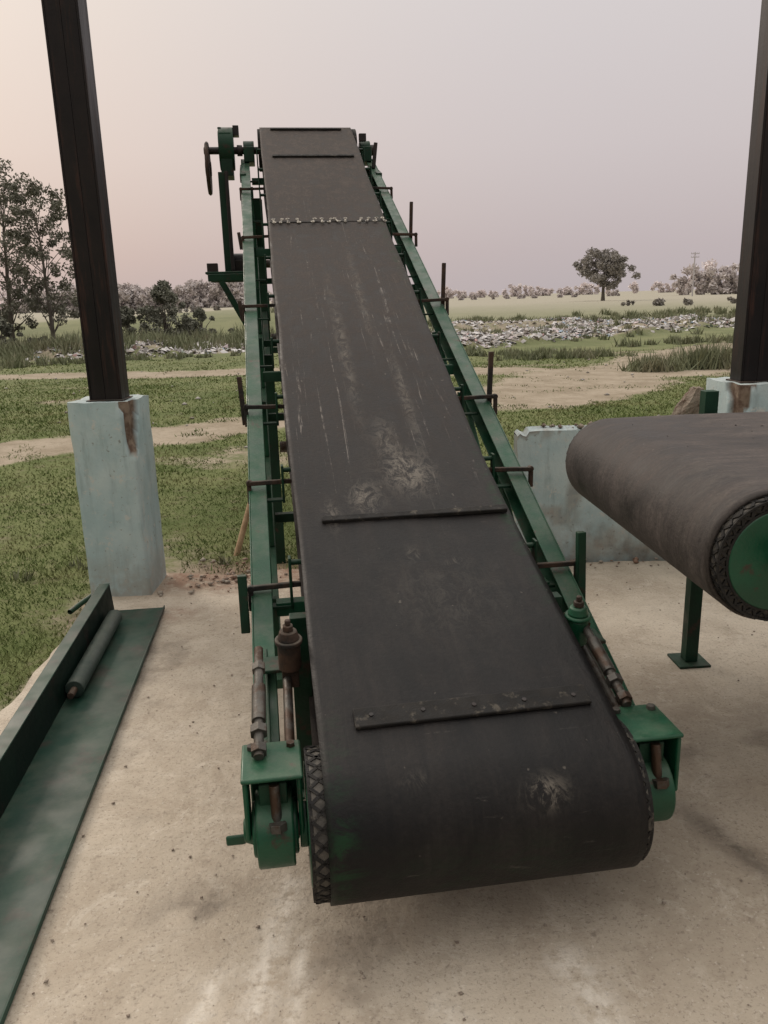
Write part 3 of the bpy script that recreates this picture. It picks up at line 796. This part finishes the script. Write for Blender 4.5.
def garbage(name, which, n, xr, yr, seed):
    r = np.random.default_rng(seed); px = r.uniform(*xr, n*6); py = r.uniform(*yr, n*6)
    R_, L_ = trash_f(px, py); f = R_ if which == 'r' else L_
    dens = f*(.10+1.1*sstep(.40, .60, fbm(px, py, .45)))
    k = r.random(n*6) < dens; px = px[k][:n]; py = py[k][:n]; n = len(px)
    z = gz(px, py); s = .02+.10*r.random(n)**2.8
    V = np.zeros((n, 5, 3)); c = np.stack([px, py, z+s*.2], 1)
    quad = np.array([(-1, -1, 0), (1, -1, 0), (1, 1, 0), (-1, 1, 0), (0, 0, .6)])
    for i in range(5):
        V[:, i] = quad[i]*(.5+.7*r.random((n, 1)))
    q = r.normal(size=(n, 4)); q[:, 1:3] *= .25; q /= np.linalg.norm(q, axis=1)[:, None]
    w, x_, y_, z_ = q.T
    M = np.stack([1-2*(y_**2+z_**2), 2*(x_*y_-z_*w), 2*(x_*z_+y_*w), 2*(x_*y_+z_*w), 1-2*(x_**2+z_**2), 2*(y_*z_-x_*w), 2*(x_*z_-y_*w), 2*(y_*z_+x_*w), 1-2*(x_**2+y_**2)], 1).reshape(n, 3, 3)
    V = np.einsum('nij,nkj->nki', M, V)*s[:, None, None]+c[:, None]
    f0 = np.array([(0, 1, 4), (1, 2, 4), (2, 3, 4), (3, 0, 4)])
    F = (f0[None]+5*np.arange(n)[:, None, None]).reshape(-1, 3)
    pal = np.array([(.68, .66, .66), (.56, .54, .53), (.44, .42, .40), (.33, .29, .26), (.16, .14, .12), (.20, .17, .13), (.25, .36, .48), (.42, .22, .2), (.5, .43, .28), (.28, .36, .3), (.30, .25, .19), (.62, .50, .53)])
    pr = np.array([.24, .19, .13, .12, .06, .07, .04, .014, .015, .012, .10, .05]); pr /= pr.sum()
    col = pal[r.choice(len(pal), n, p=pr)]; col = col*.72+.12
    o = npmesh(name, V.reshape(-1, 3), F, M_trash)
    a = o.data.color_attributes.new('col', 'FLOAT_COLOR', 'POINT')
    a.data.foreach_set('color', np.concatenate([np.repeat(col, 5, 0), np.ones((5*n, 1))], 1).astype(np.float32).ravel())
n_ = N('litter'); n_.base(n_.attr('col', 'Color')); n_.rough(.8); n_.spec(.2); M_trash = n_.m
garbage('garbage_heap', 'r', 36000, (0, 25), (23, 49), 5)
garbage('garbage_heap', 'l', 9000, (-17, -3), (24, 34), 6)
pts = []
for i in range(260):
    py = rnd.uniform(9, 26); pts.append((rnd.uniform(-.5, .5)*py, py))
pa = np.array(pts); zz = gz(pa[:, 0], pa[:, 1])
chunks('scattered_litter', [(a_[0], a_[1], z_+.01) for a_, z_ in zip(pa, zz)], [.012+rnd.random()**3*.05 for _ in pts], simple('litter_pale', (.5, .48, .45), (.2, .17, .14), 1.5, .8), .5, 4)

# trees -------------------------------------------------
def leafcloud(centers, radii, per, size, seed, flat=.8):
    r = np.random.default_rng(seed); C = np.repeat(np.array(centers), per, 0); Rr = np.repeat(np.array(radii), per)
    n = len(C); d = r.normal(size=(n, 3)); d /= np.linalg.norm(d, axis=1)[:, None]
    rad = (r.random(n)**.55)*Rr
    P = C+d*rad[:, None]*np.array([1, 1, flat])
    u = r.normal(size=(n, 3)); u /= np.linalg.norm(u, axis=1)[:, None]
    w = np.cross(u, r.normal(size=(n, 3))); w /= np.linalg.norm(w, axis=1)[:, None]
    s = size*(.5+r.random(n))[:, None]
    V = np.stack([P-u*s, P+w*s*.45, P+u*s, P-w*s*.45], 1).reshape(-1, 3)
    F = np.arange(4*n).reshape(-1, 4)
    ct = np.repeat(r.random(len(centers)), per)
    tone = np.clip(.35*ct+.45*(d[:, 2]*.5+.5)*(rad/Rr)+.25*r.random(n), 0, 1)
    return V, F, np.repeat(tone, 4)
def tree(name, loc, h, cr, z0, ncl, per, leaf, ml, seed, trunk_r=.16, clr=.5):
    r = random.Random(seed); e = empty(name, loc)
    lean = (r.uniform(-.05, .05)*h, r.uniform(-.05, .05)*h)
    path = [(lean[0]*t*t+r.uniform(-.04, .04)*h*.3*t, lean[1]*t, h*.93*t-.15) for t in [0, .15, .3, .45, .6, .75, .9, 1]]
    V, F = tube(path, [trunk_r*1.35, trunk_r, trunk_r*.85, trunk_r*.7, trunk_r*.52, trunk_r*.36, trunk_r*.2, trunk_r*.08])
    cents = []; rads = []
    for i in range(ncl):
        t = (i+.5)/ncl; z = z0+(h-z0)*(t**.9)
        prof = math.sin(math.pi*min(1, (.12+.83*t)))**.6
        a = i*2.4+r.uniform(-.6, .6); rr_ = cr*prof*math.sqrt(r.uniform(.15, 1))
        tt = min(.98, max(.12, (z-r.uniform(.1, .25)*h)/h)); k = tt*7; k0 = min(6, int(k)); p = Vector(path[k0]).lerp(Vector(path[k0+1]), k-k0)
        c = Vector((p.x+math.cos(a)*rr_, p.y+math.sin(a)*rr_, min(z, h-.2)))
        mid = p.lerp(c, .5)+Vector((r.uniform(-.1, .1), r.uniform(-.1, .1), r.uniform(-.05, .12)))*cr*.3
        br_ = trunk_r*.35*(1-tt*.6)
        v, f = tube([p, mid, c], [br_, br_*.6, br_*.2], 5); o = len(V); V += v; F += [tuple(q+o for q in ff) for ff in f]
        for _ in range(3):
            cents.append((c.x+r.gauss(0, clr*.7), c.y+r.gauss(0, clr*.7), c.z+r.gauss(0, clr*.45))); rads.append(clr*r.uniform(.45, 1.1))
    npmesh('trunk', V, F, M_bark, e, None, True)
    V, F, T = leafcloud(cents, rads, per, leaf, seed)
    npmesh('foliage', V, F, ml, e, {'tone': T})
gl = lambda a, b_: float(gz(np.array([a]), np.array([b_]))[0])
tree('broadleaf_tree', (-13.1, 33, gl(-13.1, 33)), 6.5, 1.5, 1.2, 30, 90, .065, M_leaf, 1, .09, .42)
tree('broadleaf_tree', (-15.2, 34, gl(-15.2, 34)), 6.8, 1.8, 1.0, 34, 90, .065, M_leaf, 2, .11, .46)
tree('broadleaf_tree', (-18.5, 36, gl(-18.5, 36)), 7.2, 2.2, 1.5, 34, 90, .07, M_leaf, 3, .12, .5)
tree('broadleaf_tree', (40.8, 150, -.1), 8.2, 4.0, 3.2, 26, 110, .26, M_leaff, 4, .32, 1.15)
def bush(name, loc, h, r0, n, seed, mat=M_leafd, leaf=.07, per=120):
    r = random.Random(seed); e = empty(name, loc); c = []; q = []; V = []; F = []
    for i in range(n):
        t = r.random(); rr_ = r0*(1-t**1.4)*math.sqrt(r.random()); a = r.uniform(0, 6.28)
        c.append((math.cos(a)*rr_, math.sin(a)*rr_, .15+t*h*.92)); q.append(r.uniform(.16, .36)*h/2.4)
        if i % 3 == 0:
            v, f = tube([(0, 0, -.1), (c[-1][0]*.5, c[-1][1]*.5, c[-1][2]*.6), c[-1]], [.03, .02, .006], 5); o = len(V); V += v; F += [tuple(k+o for k in ff) for ff in f]
    npmesh('stems', V, F, M_bark, e)
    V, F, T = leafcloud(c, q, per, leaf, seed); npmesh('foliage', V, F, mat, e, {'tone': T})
bush('bush', (-9.3, 36, gl(-9.3, 36)), 2.5, 1.7, 70, 1); bush('bush', (-8.0, 37, gl(-8.0, 37)), 1.1, 1.4, 35, 2); bush('bush', (-10.8, 35.5, gl(-10.8, 35.5)), 1.5, 1.5, 40, 3)
bush('bush', (-14.5, 31.5, gl(-14.5, 31.5)), 1.2, 1.9, 45, 4); bush('bush', (-17, 31, gl(-17, 31)), 2.0, 2.0, 50, 5)

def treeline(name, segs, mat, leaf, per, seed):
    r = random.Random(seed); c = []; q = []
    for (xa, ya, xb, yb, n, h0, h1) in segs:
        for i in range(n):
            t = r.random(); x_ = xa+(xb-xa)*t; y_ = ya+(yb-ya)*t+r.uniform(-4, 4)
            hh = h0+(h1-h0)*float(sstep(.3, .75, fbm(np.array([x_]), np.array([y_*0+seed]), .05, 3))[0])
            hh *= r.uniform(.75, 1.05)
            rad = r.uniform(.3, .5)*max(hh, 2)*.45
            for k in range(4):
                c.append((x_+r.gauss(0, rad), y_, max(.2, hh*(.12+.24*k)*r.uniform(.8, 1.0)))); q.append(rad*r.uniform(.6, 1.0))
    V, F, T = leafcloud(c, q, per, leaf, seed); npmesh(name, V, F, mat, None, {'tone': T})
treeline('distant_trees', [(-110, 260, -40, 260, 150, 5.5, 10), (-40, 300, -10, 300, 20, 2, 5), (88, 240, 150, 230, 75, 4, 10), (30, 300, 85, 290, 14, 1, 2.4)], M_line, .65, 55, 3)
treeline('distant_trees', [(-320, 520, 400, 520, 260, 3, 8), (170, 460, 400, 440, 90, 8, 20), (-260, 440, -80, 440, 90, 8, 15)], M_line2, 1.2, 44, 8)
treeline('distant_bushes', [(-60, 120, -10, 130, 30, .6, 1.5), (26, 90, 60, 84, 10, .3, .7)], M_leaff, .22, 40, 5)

e = empty('utility_pole', (76, 200, -.1)); b = B(); b.cyl((0, 0, 0), (0, 0, 10.2), .20, .12, seg=12)
for z in (9.8, 9.0): b.box((0, -.15, z), (2.0, .12, .14))
for z in (9.8, 9.0):
    for k in (-1, -.45, .45, 1): b.cyl((k*.9, -.15, z+.07), (k*.9, -.15, z+.32), .06, seg=8)
b.done('pole_and_crossarms', M_polec, e, 0)

# ============================================================ WORLD, SUN, CAMERA
w = bpy.data.worlds.new('World'); scene.world = w; w.use_nodes = True; t = w.node_tree; bg = t.nodes['Background']
sky = t.nodes.new('ShaderNodeTexSky'); sky.sky_type = 'NISHITA'; sky.sun_disc = False
sky.sun_elevation = R(28); sky.sun_rotation = R(-38); sky.dust_density = 5; sky.air_density = 1.5
tc = t.nodes.new('ShaderNodeTexCoord'); sx = t.nodes.new('ShaderNodeSeparateXYZ'); t.links.new(tc.outputs['Generated'], sx.inputs[0])
def ramp(src, stops):
    r = t.nodes.new('ShaderNodeValToRGB'); t.links.new(src, r.inputs[0]); el = r.color_ramp.elements
    while len(el) < len(stops): el.new(.5)
    for e_, (p, c) in zip(el, stops): e_.position = p; e_.color = (*c, 1)
    return r.outputs[0]
def hv(L): return [(p, tuple(v/2 for v in c)) for p, c in L]
cool = ramp(sx.outputs[2], hv([(0, (.51, .45, .46)), (.05, (.54, .47, .48)), (.16, (.62, .555, .56)), (.32, (.69, .64, .64)), (.6, (1.38, 1.30, 1.22)), (1, (1.8, 1.70, 1.60))]))
warm = ramp(sx.outputs[2], hv([(0, (.59, .465, .43)), (.05, (.64, .495, .45)), (.16, (.74, .61, .555)), (.32, (.80, .705, .64)), (.6, (1.45, 1.32, 1.18)), (1, (1.8, 1.70, 1.60))]))
mr = t.nodes.new('ShaderNodeMapRange'); mr.interpolation_type = 'SMOOTHSTEP'; mr.inputs[1].default_value = .3; mr.inputs[2].default_value = -.6
t.links.new(sx.outputs[0], mr.inputs[0])
mx = t.nodes.new('ShaderNodeMix'); mx.data_type = 'RGBA'; t.links.new(mr.outputs[0], mx.inputs[0]); t.links.new(cool, mx.inputs[6]); t.links.new(warm, mx.inputs[7])
# the half of the sky away from the sun is dimmer
bk = t.nodes.new('ShaderNodeMapRange'); bk.interpolation_type = 'SMOOTHSTEP'
for i_, v_ in ((1, -.75), (2, .15), (3, 10.), (4, 20.)): bk.inputs[i_].default_value = v_
t.links.new(sx.outputs[1], bk.inputs[0])
sc = t.nodes.new('ShaderNodeVectorMath'); sc.operation = 'SCALE'; t.links.new(bk.outputs[0], sc.inputs['Scale']); t.links.new(mx.outputs[2], sc.inputs[0])
m2 = t.nodes.new('ShaderNodeMix'); m2.data_type = 'RGBA'; m2.inputs[0].default_value = .95
t.links.new(sky.outputs[0], m2.inputs[6]); t.links.new(sc.outputs[0], m2.inputs[7]); t.links.new(m2.outputs[2], bg.inputs[0])
bg.inputs[1].default_value = .1

sun = bpy.data.lights.new('sun', 'SUN'); sun.energy = 1.2; sun.angle = R(14); sun.color = (1, .88, .76)
so = bpy.data.objects.new('sun', sun); scene.collection.objects.link(so)
az = R(38); el_ = R(28); d = Vector((-math.sin(az)*math.cos(el_), math.cos(az)*math.cos(el_), math.sin(el_)))
so.rotation_euler = d.to_track_quat('Z', 'Y').to_euler(); so.location = d*50

cam = bpy.data.cameras.new('camera'); co = bpy.data.objects.new('camera', cam); scene.collection.objects.link(co)
cam.sensor_fit = 'VERTICAL'; cam.sensor_height = 24; cam.lens = 24*800/1024; cam.clip_end = 6000; cam.clip_start = .05
p = R(15); r_ = R(1.6)
Fv = Vector((0, math.cos(p), -math.sin(p))); U0 = Vector((0, math.sin(p), math.cos(p))); R0 = Vector((1, 0, 0))
Rc = R0*math.cos(r_)-U0*math.sin(r_); Uc = U0*math.cos(r_)+R0*math.sin(r_)
mw = Matrix((Rc, Uc, -Fv)).transposed().to_4x4(); mw.translation = Vector((0, 0, 1.6)); co.matrix_world = mw
scene.camera = co
